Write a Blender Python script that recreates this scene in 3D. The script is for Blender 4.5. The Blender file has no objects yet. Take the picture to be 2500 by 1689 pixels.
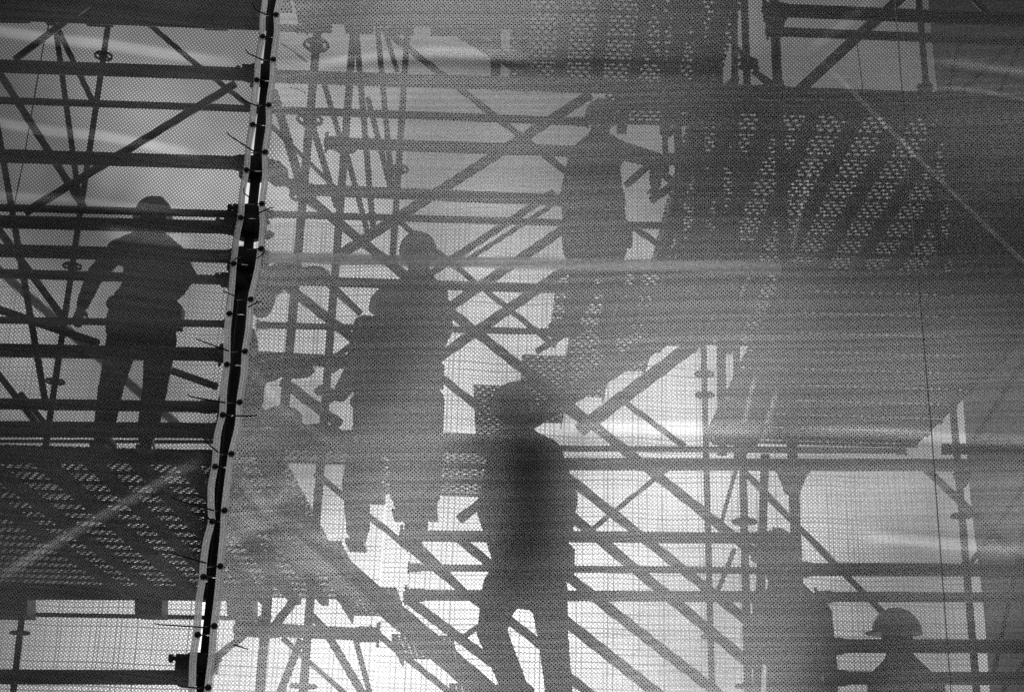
import bpy, math, random
import numpy as np
from mathutils import Vector, Matrix
random.seed(7); np.random.seed(7)
S = bpy.context.scene
C = S.collection

# ------------------------------------------------------------------ camera
F_PX = 3472.0                       # focal length in photo pixels (50 mm on 36 mm)
CU, CV = 1250.0, 844.5
TH = math.radians(19.67); RO = math.atan(0.0286)
CAM = Vector((0, 0, 1.6))
FW = Vector((0, math.cos(TH), math.sin(TH)))
R0 = Vector((1, 0, 0)); U0 = Vector((0, -math.sin(TH), math.cos(TH)))
RT = R0*math.cos(RO) + U0*math.sin(RO)
UP = U0*math.cos(RO) - R0*math.sin(RO)
cd = bpy.data.cameras.new("camera"); cam = bpy.data.objects.new("camera", cd); C.objects.link(cam)
M = Matrix.Identity(4)
for i in range(3):
    M[i][0] = RT[i]; M[i][1] = UP[i]; M[i][2] = -FW[i]; M[i][3] = CAM[i]
cam.matrix_world = M
cd.sensor_width = 36; cd.lens = 50; cd.clip_start = 0.05; cd.clip_end = 3000
S.camera = cam

def ray(u, v): return FW + RT*((u-CU)/F_PX) - UP*((v-CV)/F_PX)
def P(u, v, Y):
    d = ray(u, v); return CAM + d*(Y/d.y)
def mpx(u, v, Y):                   # metres per photo pixel at that place
    d = ray(u, v); return (Y/d.y)/F_PX

# ------------------------------------------------------------------ world and sun
SUN_UV = (1180, 1400)
sd = ray(*SUN_UV).normalized()
el = math.asin(sd.z); az = math.atan2(sd.x, sd.y)
W = bpy.data.worlds.new("World"); S.world = W; W.use_nodes = True
n = W.node_tree.nodes; l = W.node_tree.links; n.clear()
out = n.new('ShaderNodeOutputWorld'); bg = n.new('ShaderNodeBackground')
sky = n.new('ShaderNodeTexSky'); sky.sky_type = 'NISHITA'; sky.sun_disc = False
sky.sun_elevation = el; sky.sun_rotation = az; sky.dust_density = 4; sky.air_density = 1
bw = n.new('ShaderNodeRGBToBW'); l.new(sky.outputs[0], bw.inputs[0])
tc = n.new('ShaderNodeTexCoord')
dp = n.new('ShaderNodeVectorMath'); dp.operation = 'DOT_PRODUCT'; dp.inputs[1].default_value = sd
nm = n.new('ShaderNodeVectorMath'); nm.operation = 'NORMALIZE'
l.new(tc.outputs['Generated'], nm.inputs[0]); l.new(nm.outputs[0], dp.inputs[0])
def wm(op, a, b=None, c=None):
    m = n.new('ShaderNodeMath'); m.operation = op
    for i, x in enumerate((a, b, c)):
        if x is None: continue
        if isinstance(x, (int, float)): m.inputs[i].default_value = x
        else: l.new(x, m.inputs[i])
    return m.outputs[0]
dmax = wm('MAXIMUM', dp.outputs['Value'], 0.0)
g1 = wm('POWER', dmax, 60.0)
g2 = wm('POWER', dmax, 6.0)
no = n.new('ShaderNodeTexNoise'); no.inputs['Scale'].default_value = 6.5; no.inputs['Detail'].default_value = 4
no.inputs['Roughness'].default_value = .5; l.new(nm.outputs[0], no.inputs['Vector'])
cl = wm('MULTIPLY_ADD', no.outputs['Fac'], 3.4, -0.75)      # soft clouds
def lobe(uv, pw, amp):
    d_ = n.new('ShaderNodeVectorMath'); d_.operation = 'DOT_PRODUCT'; d_.inputs[1].default_value = ray(*uv).normalized()
    l.new(nm.outputs[0], d_.inputs[0]); return wm('MULTIPLY', wm('POWER', wm('MAXIMUM', d_.outputs['Value'], 0.0), pw), amp)
lob = wm('ADD', wm('ADD', lobe((470, 440), 700., 3.6), lobe((60, 800), 900., 2.5)), wm('ADD', lobe((2020, 1340), 1500., 2.5), lobe((250, 1580), 900., 2.0)))
glow = wm('ADD', lob,  wm('ADD', wm('MULTIPLY', g1, 13.5), wm('MULTIPLY_ADD', g2, 1.2, .9)))
tot = wm('MULTIPLY', wm('ADD', wm('MULTIPLY', bw.outputs[0], .14), glow), cl)
l.new(tot, bg.inputs['Color']); bg.inputs['Strength'].default_value = 0.12
l.new(bg.outputs[0], out.inputs[0])
sl = bpy.data.lights.new("sun", 'SUN'); so = bpy.data.objects.new("sun", sl); C.objects.link(so)
sl.energy = 1.2; sl.angle = math.radians(30); sl.color = (1, 1, 1)
so.rotation_euler = (-sd).to_track_quat('-Z', 'Y').to_euler(); so.location = (0, 0, 30)
S.view_settings.view_transform = 'Standard'; S.view_settings.look = 'None'
S.view_settings.exposure = 0; S.view_settings.gamma = 1
S.cycles.transparent_max_bounces = 32; S.cycles.max_bounces = 6
S.cycles.use_denoising = False

# ------------------------------------------------------------------ materials
def mat(name, base=.05, rough=.6, metal=0., scale=20., var=.4, bump=.2):
    m = bpy.data.materials.new(name); m.use_nodes = True
    nt = m.node_tree; b = nt.nodes['Principled BSDF']
    b.inputs['Roughness'].default_value = rough; b.inputs['Metallic'].default_value = metal
    t = nt.nodes.new('ShaderNodeTexCoord'); q = nt.nodes.new('ShaderNodeTexNoise')
    q.inputs['Scale'].default_value = scale; q.inputs['Detail'].default_value = 5
    nt.links.new(t.outputs['Object'], q.inputs['Vector'])
    r = nt.nodes.new('ShaderNodeValToRGB'); e = r.color_ramp.elements
    lo = base*(1-var); hi = base*(1+var)
    e[0].position = .3; e[0].color = (lo, lo, lo, 1); e[1].position = .7; e[1].color = (hi, hi, hi, 1)
    nt.links.new(q.outputs['Fac'], r.inputs[0]); nt.links.new(r.outputs[0], b.inputs['Base Color'])
    if bump:
        bp = nt.nodes.new('ShaderNodeBump'); bp.inputs['Strength'].default_value = bump; bp.inputs['Distance'].default_value = .003
        nt.links.new(q.outputs['Fac'], bp.inputs['Height']); nt.links.new(bp.outputs[0], b.inputs['Normal'])
    return m
STEEL = mat('galvanised_steel', .10, .5, .3)
DARK = mat('dark_steel', .04, .55, .2)
BLACKP = mat('black_plastic', .012, .4, 0, 60, .3, .05)
CLOTH = mat('work_cloth', .06, .9, 0, 40, .4, .5)
CLOTH2 = mat('trouser_cloth', .045, .9, 0, 40, .4, .5)
SKIN = mat('skin', .28, .6, 0, 30, .15, .1)
HELM = mat('helmet_plastic', .75, .35, 0, 8, .1, 0)
_n = HELM.node_tree; _tl = _n.nodes.new('ShaderNodeBsdfTranslucent'); _tl.inputs[0].default_value = (.8, .8, .8, 1)
_mx = _n.nodes.new('ShaderNodeMixShader'); _mx.inputs[0].default_value = .7
_n.links.new(_n.nodes['Principled BSDF'].outputs[0], _mx.inputs[1]); _n.links.new(_tl.outputs[0], _mx.inputs[2])
_n.links.new(_mx.outputs[0], _n.nodes['Material Output'].inputs[0])
LEATH = mat('boot_leather', .03, .6, 0, 40, .3, .3)
WOOD = mat('timber_board', .12, .8, 0, 6, .3, .3)
ALU = mat('bright_zinc', .55, .35, .8, 30, .2, .2)
GROUND = mat('asphalt', .05, .9, 0, 40, .3, .4)

class NT:
    def __init__(s, name):
        s.m = bpy.data.materials.new(name); s.m.use_nodes = True
        s.t = s.m.node_tree; s.t.nodes.clear()
    def node(s, k, **kw):
        x = s.t.nodes.new(k)
        for a, b in kw.items(): setattr(x, a, b)
        return x
    def link(s, a, b): s.t.links.new(a, b)
    def math(s, op, *a):
        x = s.node('ShaderNodeMath', operation=op)
        for i, y in enumerate(a):
            if isinstance(y, (int, float)): x.inputs[i].default_value = y
            else: s.link(y, x.inputs[i])
        return x.outputs[0]

def hole_mask(N, u, v, hw, hh):
    """staggered elliptical holes in unit cells; 1 inside a hole"""
    row = N.math('FLOOR', v)
    odd = N.math('MULTIPLY', N.math('MODULO', N.math('ABSOLUTE', row), 2.0), .5)
    fu = N.math('SUBTRACT', N.math('FRACT', N.math('ADD', u, odd)), .5)
    fv = N.math('SUBTRACT', N.math('FRACT', v), .5)
    a = N.math('POWER', N.math('ABSOLUTE', N.math('DIVIDE', fu, hw)), 2.4)
    b = N.math('POWER', N.math('ABSOLUTE', N.math('DIVIDE', fv, hh)), 2.4)
    return N.math('LESS_THAN', N.math('ADD', a, b), 1.0), row

def net_material(name, see=.20, trans=.21, scat=.74, hw=.165, hh=.37, refl=.04):
    N = NT(name)
    uv = N.node('ShaderNodeUVMap'); uv.uv_map = 'weave'
    sp = N.node('ShaderNodeSeparateXYZ'); N.link(uv.outputs[0], sp.inputs[0])
    mask, row = hole_mask(N, sp.outputs[0], sp.outputs[1], hw, hh)
    at = N.node('ShaderNodeAttribute'); at.attribute_name = 'crease_glare'
    glare = at.outputs['Fac']  # painted glare: weave made paler and clearer along the streaks
    # thread to thread variation of the cloth
    at2 = N.node('ShaderNodeAttribute'); at2.attribute_name = 'band'; bd = at2.outputs['Fac']
    nb = N.math('SUBTRACT', 1.0, bd); mask = N.math('MULTIPLY', mask, nb)
    wn = N.node('ShaderNodeTexWhiteNoise', noise_dimensions='1D'); N.link(row, wn.inputs['W'])
    ns = N.node('ShaderNodeTexNoise'); ns.inputs['Scale'].default_value = .9; ns.inputs['Detail'].default_value = 3
    N.link(uv.outputs[0], ns.inputs['Vector'])
    var = N.math('ADD', N.math('MULTIPLY', wn.outputs['Value'], .35), N.math('MULTIPLY', ns.outputs['Fac'], .8))   # ~.2-1
    tcol = N.math('MULTIPLY', N.math('ADD', .35, var), N.math('ADD', N.math('ADD', trans, N.math('MULTIPLY', glare, .45)), N.math('MULTIPLY', bd, -.02)))
    cc = N.node('ShaderNodeCombineColor')
    for i in range(3): N.link(tcol, cc.inputs[i])
    tl = N.node('ShaderNodeBsdfTranslucent'); N.link(cc.outputs[0], tl.inputs[0])
    df = N.node('ShaderNodeBsdfDiffuse'); df.inputs[0].default_value = (refl, refl, refl, 1)
    rf = N.node('ShaderNodeBsdfRefraction'); rf.inputs['Roughness'].default_value = .60; rf.inputs['IOR'].default_value = 1.42
    N.link(cc.outputs[0], rf.inputs[0])
    a1 = N.node('ShaderNodeMixShader'); a1.inputs[0].default_value = scat
    N.link(tl.outputs[0], a1.inputs[1]); N.link(rf.outputs[0], a1.inputs[2])
    ad = N.node('ShaderNodeAddShader'); N.link(a1.outputs[0], ad.inputs[0]); N.link(df.outputs[0], ad.inputs[1])
    tr = N.node('ShaderNodeBsdfTransparent'); tr.inputs[0].default_value = (1, 1, 1, 1)
    a2 = N.node('ShaderNodeMixShader')
    N.link(N.math('MULTIPLY', N.math('MINIMUM', N.math('ADD', see, N.math('MULTIPLY', glare, .35)), .8), N.math('SUBTRACT', 1.0, N.math('MULTIPLY', bd, .85))), a2.inputs[0])
    N.link(ad.outputs[0], a2.inputs[1]); N.link(tr.outputs[0], a2.inputs[2])
    a3 = N.node('ShaderNodeMixShader'); N.link(mask, a3.inputs[0]); N.link(a2.outputs[0], a3.inputs[1]); N.link(tr.outputs[0], a3.inputs[2])
    o = N.node('ShaderNodeOutputMaterial'); N.link(a3.outputs[0], o.inputs[0])
    return N.m

def plain_translucent(name, col=.5, refl=.3, scat=.4, see=0.):
    N = NT(name)
    tl = N.node('ShaderNodeBsdfTranslucent'); tl.inputs[0].default_value = (col,)*3+(1,)
    rf = N.node('ShaderNodeBsdfRefraction'); rf.inputs['Roughness'].default_value = .62; rf.inputs['IOR'].default_value = 1.5
    rf.inputs[0].default_value = (col,)*3+(1,)
    df = N.node('ShaderNodeBsdfDiffuse'); df.inputs[0].default_value = (refl,)*3+(1,)
    a1 = N.node('ShaderNodeMixShader'); a1.inputs[0].default_value = scat
    N.link(tl.outputs[0], a1.inputs[1]); N.link(rf.outputs[0], a1.inputs[2])
    ad = N.node('ShaderNodeAddShader'); N.link(a1.outputs[0], ad.inputs[0]); N.link(df.outputs[0], ad.inputs[1])
    tr = N.node('ShaderNodeBsdfTransparent'); mx = N.node('ShaderNodeMixShader'); mx.inputs[0].default_value = see
    N.link(ad.outputs[0], mx.inputs[1]); N.link(tr.outputs[0], mx.inputs[2])
    o = N.node('ShaderNodeOutputMaterial'); N.link(mx.outputs[0], o.inputs[0])
    return N.m

def sheet_material(name, clear=.8, line=.25, su=.058, sv=.056, cloth=.5):
    """clear reinforced sheeting: a grid of threads in a milky film"""
    N = NT(name)
    tcn = N.node('ShaderNodeTexCoord')
    ns = N.node('ShaderNodeTexNoise'); ns.inputs['Scale'].default_value = .8; ns.inputs['Detail'].default_value = 2
    N.link(tcn.outputs['Object'], ns.inputs['Vector'])
    sp = N.node('ShaderNodeSeparateXYZ'); N.link(tcn.outputs['Object'], sp.inputs[0])
    wob = N.math('MULTIPLY', ns.outputs['Fac'], .5)
    def lines(c, s, w, jit):
        q = N.math('ADD', N.math('DIVIDE', c, s), wob)
        cell = N.math('FLOOR', q)
        wn = N.node('ShaderNodeTexWhiteNoise', noise_dimensions='1D'); N.link(cell, wn.inputs['W'])
        f = N.math('FRACT', q)
        pos = N.math('MULTIPLY_ADD', wn.outputs['Value'], jit, .5-jit/2)
        d = N.math('ABSOLUTE', N.math('SUBTRACT', f, pos))
        hit = N.math('LESS_THAN', d, w)
        st = N.math('MULTIPLY_ADD', wn.outputs['Color'] if False else N.math('FRACT', N.math('MULTIPLY', wn.outputs['Value'], 7.3)), .6, .4)
        return N.math('MULTIPLY', hit, st)
    a = lines(sp.outputs[0], su, .13, .35); b = lines(sp.outputs[2], sv, .13, .35)
    a2_ = lines(sp.outputs[0], su*.41, .10, .3); b2_ = lines(sp.outputs[2], sv*.37, .10, .3)
    g = N.math('MAXIMUM', N.math('MAXIMUM', a, b), N.math('MULTIPLY', N.math('MAXIMUM', a2_, b2_), .45))
    alpha = N.math('MULTIPLY', N.math('SUBTRACT', 1.0, N.math('MULTIPLY', g, 1-line)), clear)
    tl = N.node('ShaderNodeBsdfTranslucent'); tl.inputs[0].default_value = (cloth,)*3+(1,)
    tr = N.node('ShaderNodeBsdfTransparent')
    mx = N.node('ShaderNodeMixShader'); N.link(alpha, mx.inputs[0]); N.link(tl.outputs[0], mx.inputs[1]); N.link(tr.outputs[0], mx.inputs[2])
    o = N.node('ShaderNodeOutputMaterial'); N.link(mx.outputs[0], o.inputs[0])
    return N.m

def perforated(name, pu=.045, pv=.042, hw=.3, hh=.28, base=.07):
    N = NT(name)
    tcn = N.node('ShaderNodeTexCoord'); sp = N.node('ShaderNodeSeparateXYZ'); N.link(tcn.outputs['Object'], sp.inputs[0])
    mask, row = hole_mask(N, N.math('DIVIDE', sp.outputs[0], pu), N.math('DIVIDE', sp.outputs[1], pv), hw, hh)
    b = N.node('ShaderNodeBsdfPrincipled'); b.inputs['Base Color'].default_value = (base,)*3+(1,); b.inputs['Roughness'].default_value = .6
    tr = N.node('ShaderNodeBsdfTransparent')
    mx = N.node('ShaderNodeMixShader'); N.link(mask, mx.inputs[0]); N.link(b.outputs[0], mx.inputs[1]); N.link(tr.outputs[0], mx.inputs[2])
    o = N.node('ShaderNodeOutputMaterial'); N.link(mx.outputs[0], o.inputs[0])
    return N.m
NET = net_material('woven_debris_net')
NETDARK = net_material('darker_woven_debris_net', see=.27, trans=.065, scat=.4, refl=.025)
WEB = plain_translucent('webbing', .75, .25, .1)
PIPE = plain_translucent('hem_tape', 1.0, .9, .0, .06)
FARSHEET = sheet_material('clear_reinforced_sheet', .9, .12)
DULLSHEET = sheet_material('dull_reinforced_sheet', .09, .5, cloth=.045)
PERF = perforated('perforated_plank', pu=.06, pv=.055, hw=.32, hh=.27)
PERFROW = perforated('row_punched_plank', .05, .32, .32, .10)
TREAD = perforated('punched_tread', .05, .05, .32, .3)

# ------------------------------------------------------------------ mesh helpers
class MB:
    def __init__(s): s.v = []; s.f = []; s.sm = []
    def add(s, vs, fs, smooth=False):
        k = len(s.v); s.v += [tuple(x) for x in vs]
        for f in fs: s.f.append([i+k for i in f]); s.sm.append(smooth)
    def box(s, c, h, ax=None):
        ax = ax or (Vector((1,0,0)), Vector((0,1,0)), Vector((0,0,1)))
        c = Vector(c)
        vs = [c + ax[0]*(x*h[0]) + ax[1]*(y*h[1]) + ax[2]*(z*h[2]) for x in (-1,1) for y in (-1,1) for z in (-1,1)]
        s.add(vs, [(0,1,3,2),(4,6,7,5),(0,4,5,1),(2,3,7,6),(0,2,6,4),(1,5,7,3)])
    def lathe(s, a, b, prof, seg=16, smooth=True):
        """prof: list of (t along a->b in metres, radius)"""
        a = Vector(a); d = (Vector(b)-a).normalized()
        x = d.orthogonal().normalized(); y = d.cross(x)
        vs = []; fs = []
        for t, r in prof:
            for i in range(seg):
                q = 2*math.pi*i/seg
                vs.append(a + d*t + (x*math.cos(q)+y*math.sin(q))*r)
        m = len(prof)
        for j in range(m-1):
            for i in range(seg):
                i2 = (i+1) % seg
                fs.append((j*seg+i, j*seg+i2, (j+1)*seg+i2, (j+1)*seg+i))
        fs.append(tuple(range(seg))[::-1]); fs.append(tuple((m-1)*seg+i for i in range(seg)))
        s.add(vs, fs, smooth)
    def tube(s, a, b, r, seg=16, hollow=True):
        a = Vector(a); b = Vector(b); L = (b-a).length
        if hollow and L > .1:
            ri = r*.82
            s.lathe(a, b, [(.03, ri), (0, ri), (0, r), (L, r), (L, ri), (L-.03, ri)], seg)
        else:
            s.lathe(a, b, [(0, r), (L, r)], seg)
    def path(s, pts, r, seg=8):
        pts = [Vector(p) for p in pts]
        rr = r if isinstance(r, (list, tuple)) else [r]*len(pts)
        vs = []; fs = []
        up = None
        for i, p in enumerate(pts):
            d = (pts[min(i+1, len(pts)-1)] - pts[max(i-1, 0)]).normalized()
            if up is None: up = d.orthogonal().normalized()
            x = (up - d*up.dot(d)).normalized(); up = x; y = d.cross(x)
            for k in range(seg):
                q = 2*math.pi*k/seg
                vs.append(p + (x*math.cos(q)+y*math.sin(q))*rr[i])
        for j in range(len(pts)-1):
            for k in range(seg):
                k2 = (k+1) % seg
                fs.append((j*seg+k, j*seg+k2, (j+1)*seg+k2, (j+1)*seg+k))
        fs.append(tuple(range(seg))[::-1]); fs.append(tuple((len(pts)-1)*seg+k for k in range(seg)))
        s.add(vs, fs, True)
    def capsule(s, a, b, ra, rb, seg=18):
        a = Vector(a); b = Vector(b); L = (b-a).length
        if L < 1e-5: b = a + Vector((0,0,1e-4)); L = 1e-4
        pr = []
        for i in range(6): q = math.pi/2*i/5.; pr.append((-ra*math.cos(q), max(ra*math.sin(q), 1e-4)))
        for i in range(6): q = math.pi/2*i/5.; pr.append((L+rb*math.sin(q), max(rb*math.cos(q), 1e-4)))
        s.lathe(a, b, pr, seg)
    def ellipsoid(s, c, r, seg=20, rings=12, rot=None):
        c = Vector(c); vs = []; fs = []
        for j in range(rings+1):
            t = math.pi*j/rings
            for i in range(seg):
                q = 2*math.pi*i/seg
                p = Vector((r[0]*math.sin(t)*math.cos(q), r[1]*math.sin(t)*math.sin(q), r[2]*math.cos(t)))
                if rot: p = rot @ p
                vs.append(c+p)
        for j in range(rings):
            for i in range(seg):
                i2 = (i+1) % seg
                fs.append((j*seg+i, (j+1)*seg+i, (j+1)*seg+i2, j*seg+i2))
        s.add(vs, fs, True)
    def torus(s, c, ax, R, r, seg=20, sg=8):
        ax = Vector(ax).normalized(); x = ax.orthogonal().normalized(); y = ax.cross(x)
        vs = []; fs = []
        for i in range(seg):
            q = 2*math.pi*i/seg; d = x*math.cos(q)+y*math.sin(q)
            for j in range(sg):
                w = 2*math.pi*j/sg
                vs.append(Vector(c)+d*(R+r*math.cos(w))+ax*(r*math.sin(w)))
        for i in range(seg):
            for j in range(sg):
                fs.append((i*sg+j, ((i+1)%seg)*sg+j, ((i+1)%seg)*sg+(j+1)%sg, i*sg+(j+1)%sg))
        s.add(vs, fs, True)
    def build(s, name, m, parent=None, origin=None):
        o = Vector(origin) if origin is not None else (Vector(s.v[0]) if s.v else Vector())
        if parent is not None and origin is None: o = parent.matrix_world.translation.copy()
        me = bpy.data.meshes.new(name)
        me.from_pydata([tuple(Vector(v)-o) for v in s.v], [], s.f)
        me.polygons.foreach_set('use_smooth', s.sm)
        me.materials.append(m); me.update()
        ob = bpy.data.objects.new(name, me); C.objects.link(ob)
        if parent is not None:
            ob.parent = parent; ob.location = o - parent.matrix_world.translation
            ob.matrix_world = Matrix.Translation(o)
        else:
            ob.location = o; ob.matrix_world = Matrix.Translation(o)
        return ob

def tag(o, label, cat, group=None, kind=None):
    if label: o['label'] = label
    if cat: o['category'] = cat
    if group: o['group'] = group
    if kind: o['kind'] = kind
    return o
def empty(name, loc, label, cat, group=None):
    o = bpy.data.objects.new(name, None); C.objects.link(o); o.location = loc
    o.matrix_world = Matrix.Translation(Vector(loc)); o.empty_display_size = .1
    return tag(o, label, cat, group)

# ------------------------------------------------------------------ ground and road
g = MB(); g.add([(-200,-200,0),(200,-200,0),(200,200,0),(-200,200,0)], [(0,1,2,3)])
o = g.build('ground', GROUND, origin=(0,0,0)); o['kind'] = 'structure'

# ------------------------------------------------------------------ the net at the front
NETY = 4.1
LP = [(647,0),(640,54),(641,89),(630,143),(627,195),(617,278),(617,304),(606,357),(602,415),(591,471),(588,531),(578,572),(571,633),(570,643),(566,699),(560,762),(555,801),(554,889),(546,951),(544,1012),(531,1057),(525,1138),(515,1185),(515,1243),(518,1271),(504,1319),(496,1376),(495,1407),(485,1471),(482,1547),(471,1605),(469,1685)]
RP = [(683,0),(674,36),(678,71),(667,145),(667,186),(656,256),(658,303),(647,371),(649,428),(639,497),(643,549),(637,607),(630,656),(612,730),(608,801),(598,857),(597,908),(585,981),(583,1036),(565,1107),(555,1185),(548,1245),(546,1300),(538,1381),(534,1433),(523,1527),(517,1605),(508,1677)]
def ext(pl):
    a = [(683+(pl[0][0]-683)+.107*(0-v), v) for v in (-800, -600, -400, -200, -80)]
    b = [(pl[-1][0]-.107*(v-pl[-1][1]), v) for v in (1800, 2000, 2300)]
    return a+pl+b
def edge_fn(pl):
    e = ext(pl); vs = np.array([p[1] for p in e]); us = np.array([p[0] for p in e])
    return lambda v: np.interp(v, vs, us)
eL, eR = edge_fn(LP), edge_fn(RP)
EY_R = [(674,36),(667,145),(656,256),(647,371),(639,497),(637,607),(612,730),(598,857),(585,981),(565,1107),(548,1245),(538,1381),(523,1527),(508,1677)]
EY_L = [(641,89),(627,195),(617,304),(602,415),(588,531),(570,643),(560,765),(554,889),(544,1012),(525,1138),(518,1272),(496,1407),(482,1548)]
# folds and light streaks, their glare painted into the weave: (polyline, half width px, strength)
CREASE_GLARE = [
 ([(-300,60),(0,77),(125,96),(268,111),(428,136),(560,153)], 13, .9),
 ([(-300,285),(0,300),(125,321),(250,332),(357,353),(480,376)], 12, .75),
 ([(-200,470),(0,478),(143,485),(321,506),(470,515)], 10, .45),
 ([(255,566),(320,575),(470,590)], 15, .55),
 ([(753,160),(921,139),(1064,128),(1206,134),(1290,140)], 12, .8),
 ([(0,1407),(250,1262),(500,1118)], 12, .45),  # shaft of light, painted into the weave
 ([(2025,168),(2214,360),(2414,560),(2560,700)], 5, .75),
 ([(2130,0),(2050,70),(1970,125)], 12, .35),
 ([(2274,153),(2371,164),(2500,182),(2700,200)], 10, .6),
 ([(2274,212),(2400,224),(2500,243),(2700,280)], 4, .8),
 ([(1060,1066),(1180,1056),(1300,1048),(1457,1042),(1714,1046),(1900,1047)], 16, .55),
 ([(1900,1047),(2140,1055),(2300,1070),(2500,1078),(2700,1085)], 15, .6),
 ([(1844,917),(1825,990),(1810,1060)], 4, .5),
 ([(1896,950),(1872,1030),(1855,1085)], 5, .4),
 ([(1991,357),(1970,445),(1950,535),(1932,620)], 3, 1.0),  # bright slit of light, painted into the weave
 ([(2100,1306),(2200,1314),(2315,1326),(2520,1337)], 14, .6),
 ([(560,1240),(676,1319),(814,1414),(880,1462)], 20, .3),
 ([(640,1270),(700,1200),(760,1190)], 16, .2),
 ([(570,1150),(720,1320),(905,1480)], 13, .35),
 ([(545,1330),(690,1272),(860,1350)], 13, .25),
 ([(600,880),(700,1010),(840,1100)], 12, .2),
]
TH_LINES = [([(2180,-60),(2187,32),(2228,550),(2274,1060),(2321,1685),(2330,1750)], 1.6)]
def segdist(u, v, pl):
    best = np.full(u.shape, 1e9); tt = np.zeros(u.shape)
    L = sum(math.dist(pl[i], pl[i+1]) for i in range(len(pl)-1)); acc = 0
    for i in range(len(pl)-1):
        (ax, ay), (bx, by) = pl[i], pl[i+1]
        dx, dy = bx-ax, by-ay; l2 = dx*dx+dy*dy
        t = np.clip(((u-ax)*dx+(v-ay)*dy)/l2, 0, 1)
        d = np.hypot(u-ax-t*dx, v-ay-t*dy)
        m = d < best; best[m] = d[m]; tt[m] = ((acc+t*math.sqrt(l2))/L)[m]
        acc += math.sqrt(l2)
    return best, tt

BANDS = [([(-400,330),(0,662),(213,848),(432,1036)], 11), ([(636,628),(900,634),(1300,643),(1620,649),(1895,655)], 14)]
def relief(U, V):
    """depth offset of the cloth (m, + = away from the street) and strength of the painted crease glare"""
    dy = .012*np.sin(U/210+V/340+.7) + .008*np.sin(V/95-U/400) + .006*np.sin(U/70+V/150)
    dy += .0035*np.sin(V/31+U/47)*np.clip(1-np.abs(U-600)/500, 0, 1)
    glare = np.zeros(U.shape)
    for pl, hw, s in CREASE_GLARE:
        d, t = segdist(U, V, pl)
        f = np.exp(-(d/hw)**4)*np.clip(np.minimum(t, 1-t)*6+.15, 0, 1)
        glare = np.maximum(glare, s*f); dy -= .010*s*min(1, (hw/13)**2)*np.exp(-(d/(hw*1.3))**2)*np.clip(np.minimum(t, 1-t)*6+.1, 0, 1)
    return dy, glare

def net_panel(name, side, label):
    vs = np.concatenate([np.arange(-800, -10, 25), np.arange(-10, 1700, 5), np.arange(1700, 2300, 25)]).astype(float)
    if side < 0:
        s = np.concatenate([np.arange(0, 125)/124*.42, np.linspace(.42, 1, 22)[1:]]); far = -950.
    else:
        s = np.concatenate([np.arange(0, 375)/374*.70, np.linspace(.70, 1, 30)[1:]]); far = 3350.
    e = (eL if side < 0 else eR)(vs)
    e = e + 6*side
    U = e[:, None] + (far-e[:, None])*s[None, :]
    V = np.repeat(vs[:, None], len(s), 1)
    dy, glare = relief(U, V)
    eye = EY_L if side < 0 else EY_R
    Ud = np.abs(U-e[:, None])
    pull = np.zeros(U.shape)
    for (eu, ev) in eye:
        r = np.hypot(U-eu, (V-ev))
        dy -= .0*r
        pull += (ev-V)*np.exp(-(r/55)**2)*.55
        ang = np.arctan2(V-ev, np.abs(U-eu)+1)
        dy += .0007*np.cos(ang*17)*np.exp(-((r-40)/45)**2)
    ts = (U-CU)/F_PX; tu = -(V-CV)/F_PX
    D = [FW[i] + RT[i]*ts + UP[i]*tu for i in range(3)]
    Yv = NETY + dy
    k = Yv/D[1]
    X = CAM[0]+D[0]*k; Y = Yv; Z = CAM[2]+D[2]*k
    co = np.stack([X, Y, Z], -1).reshape(-1, 3)
    nr, nc = U.shape
    idx = np.arange(nr*nc).reshape(nr, nc)
    q = np.stack([idx[:-1, :-1], idx[1:, :-1], idx[1:, 1:], idx[:-1, 1:]], -1).reshape(-1, 4)
    if side < 0: q = q[:, ::-1]
    me = bpy.data.meshes.new(name)
    me.vertices.add(len(co)); me.loops.add(q.size); me.polygons.add(len(q))
    org = np.array(P(far*.5+300*.5, 1800, NETY))
    me.vertices.foreach_set('co', (co-org).astype(np.float32).ravel())
    me.loops.foreach_set('vertex_index', q.ravel().astype(np.int32))
    me.polygons.foreach_set('loop_start', (np.arange(len(q))*4).astype(np.int32))
    me.polygons.foreach_set('loop_total', np.full(len(q), 4, np.int32))
    me.update(calc_edges=True)
    # weave coordinates: the cloth's own rows, drawn towards the eyelets
    wu = U + 3.0*np.sin(V/130.) + 2.2*np.sin(U/90+V/210); wv = V + 2.5*np.sin(U/120.) + 1.8*np.sin(U/310.-V/140.) - pull*.0
    if side < 0: wv = wv - .10*U + pull*.5; wu = wu + .16*V
    else: wv = wv + (.02)*U + pull*.6 - 26*np.exp(-Ud/120.)*np.sin(V/62.)*.35; wu = wu + .04*V
    uv = np.stack([wu/9.4, wv/4.5], -1).reshape(-1, 2)
    ul = me.uv_layers.new(name='weave')
    ul.data.foreach_set('uv', uv[q.ravel()].astype(np.float32).ravel())
    a = me.attributes.new('crease_glare', 'FLOAT', 'POINT'); a.data.foreach_set('value', glare.ravel().astype(np.float32))
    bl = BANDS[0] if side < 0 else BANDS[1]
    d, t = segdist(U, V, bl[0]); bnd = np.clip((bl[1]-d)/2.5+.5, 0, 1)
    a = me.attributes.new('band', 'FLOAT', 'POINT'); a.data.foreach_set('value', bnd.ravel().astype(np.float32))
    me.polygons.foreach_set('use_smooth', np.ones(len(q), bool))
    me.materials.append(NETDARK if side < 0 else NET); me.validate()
    ob = bpy.data.objects.new(name, me); C.objects.link(ob)
    ob.location = org; ob.matrix_world = Matrix.Translation(Vector(org))
    tag(ob, label, 'debris netting', 'woven net sheets over the scaffold')
    return ob
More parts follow.
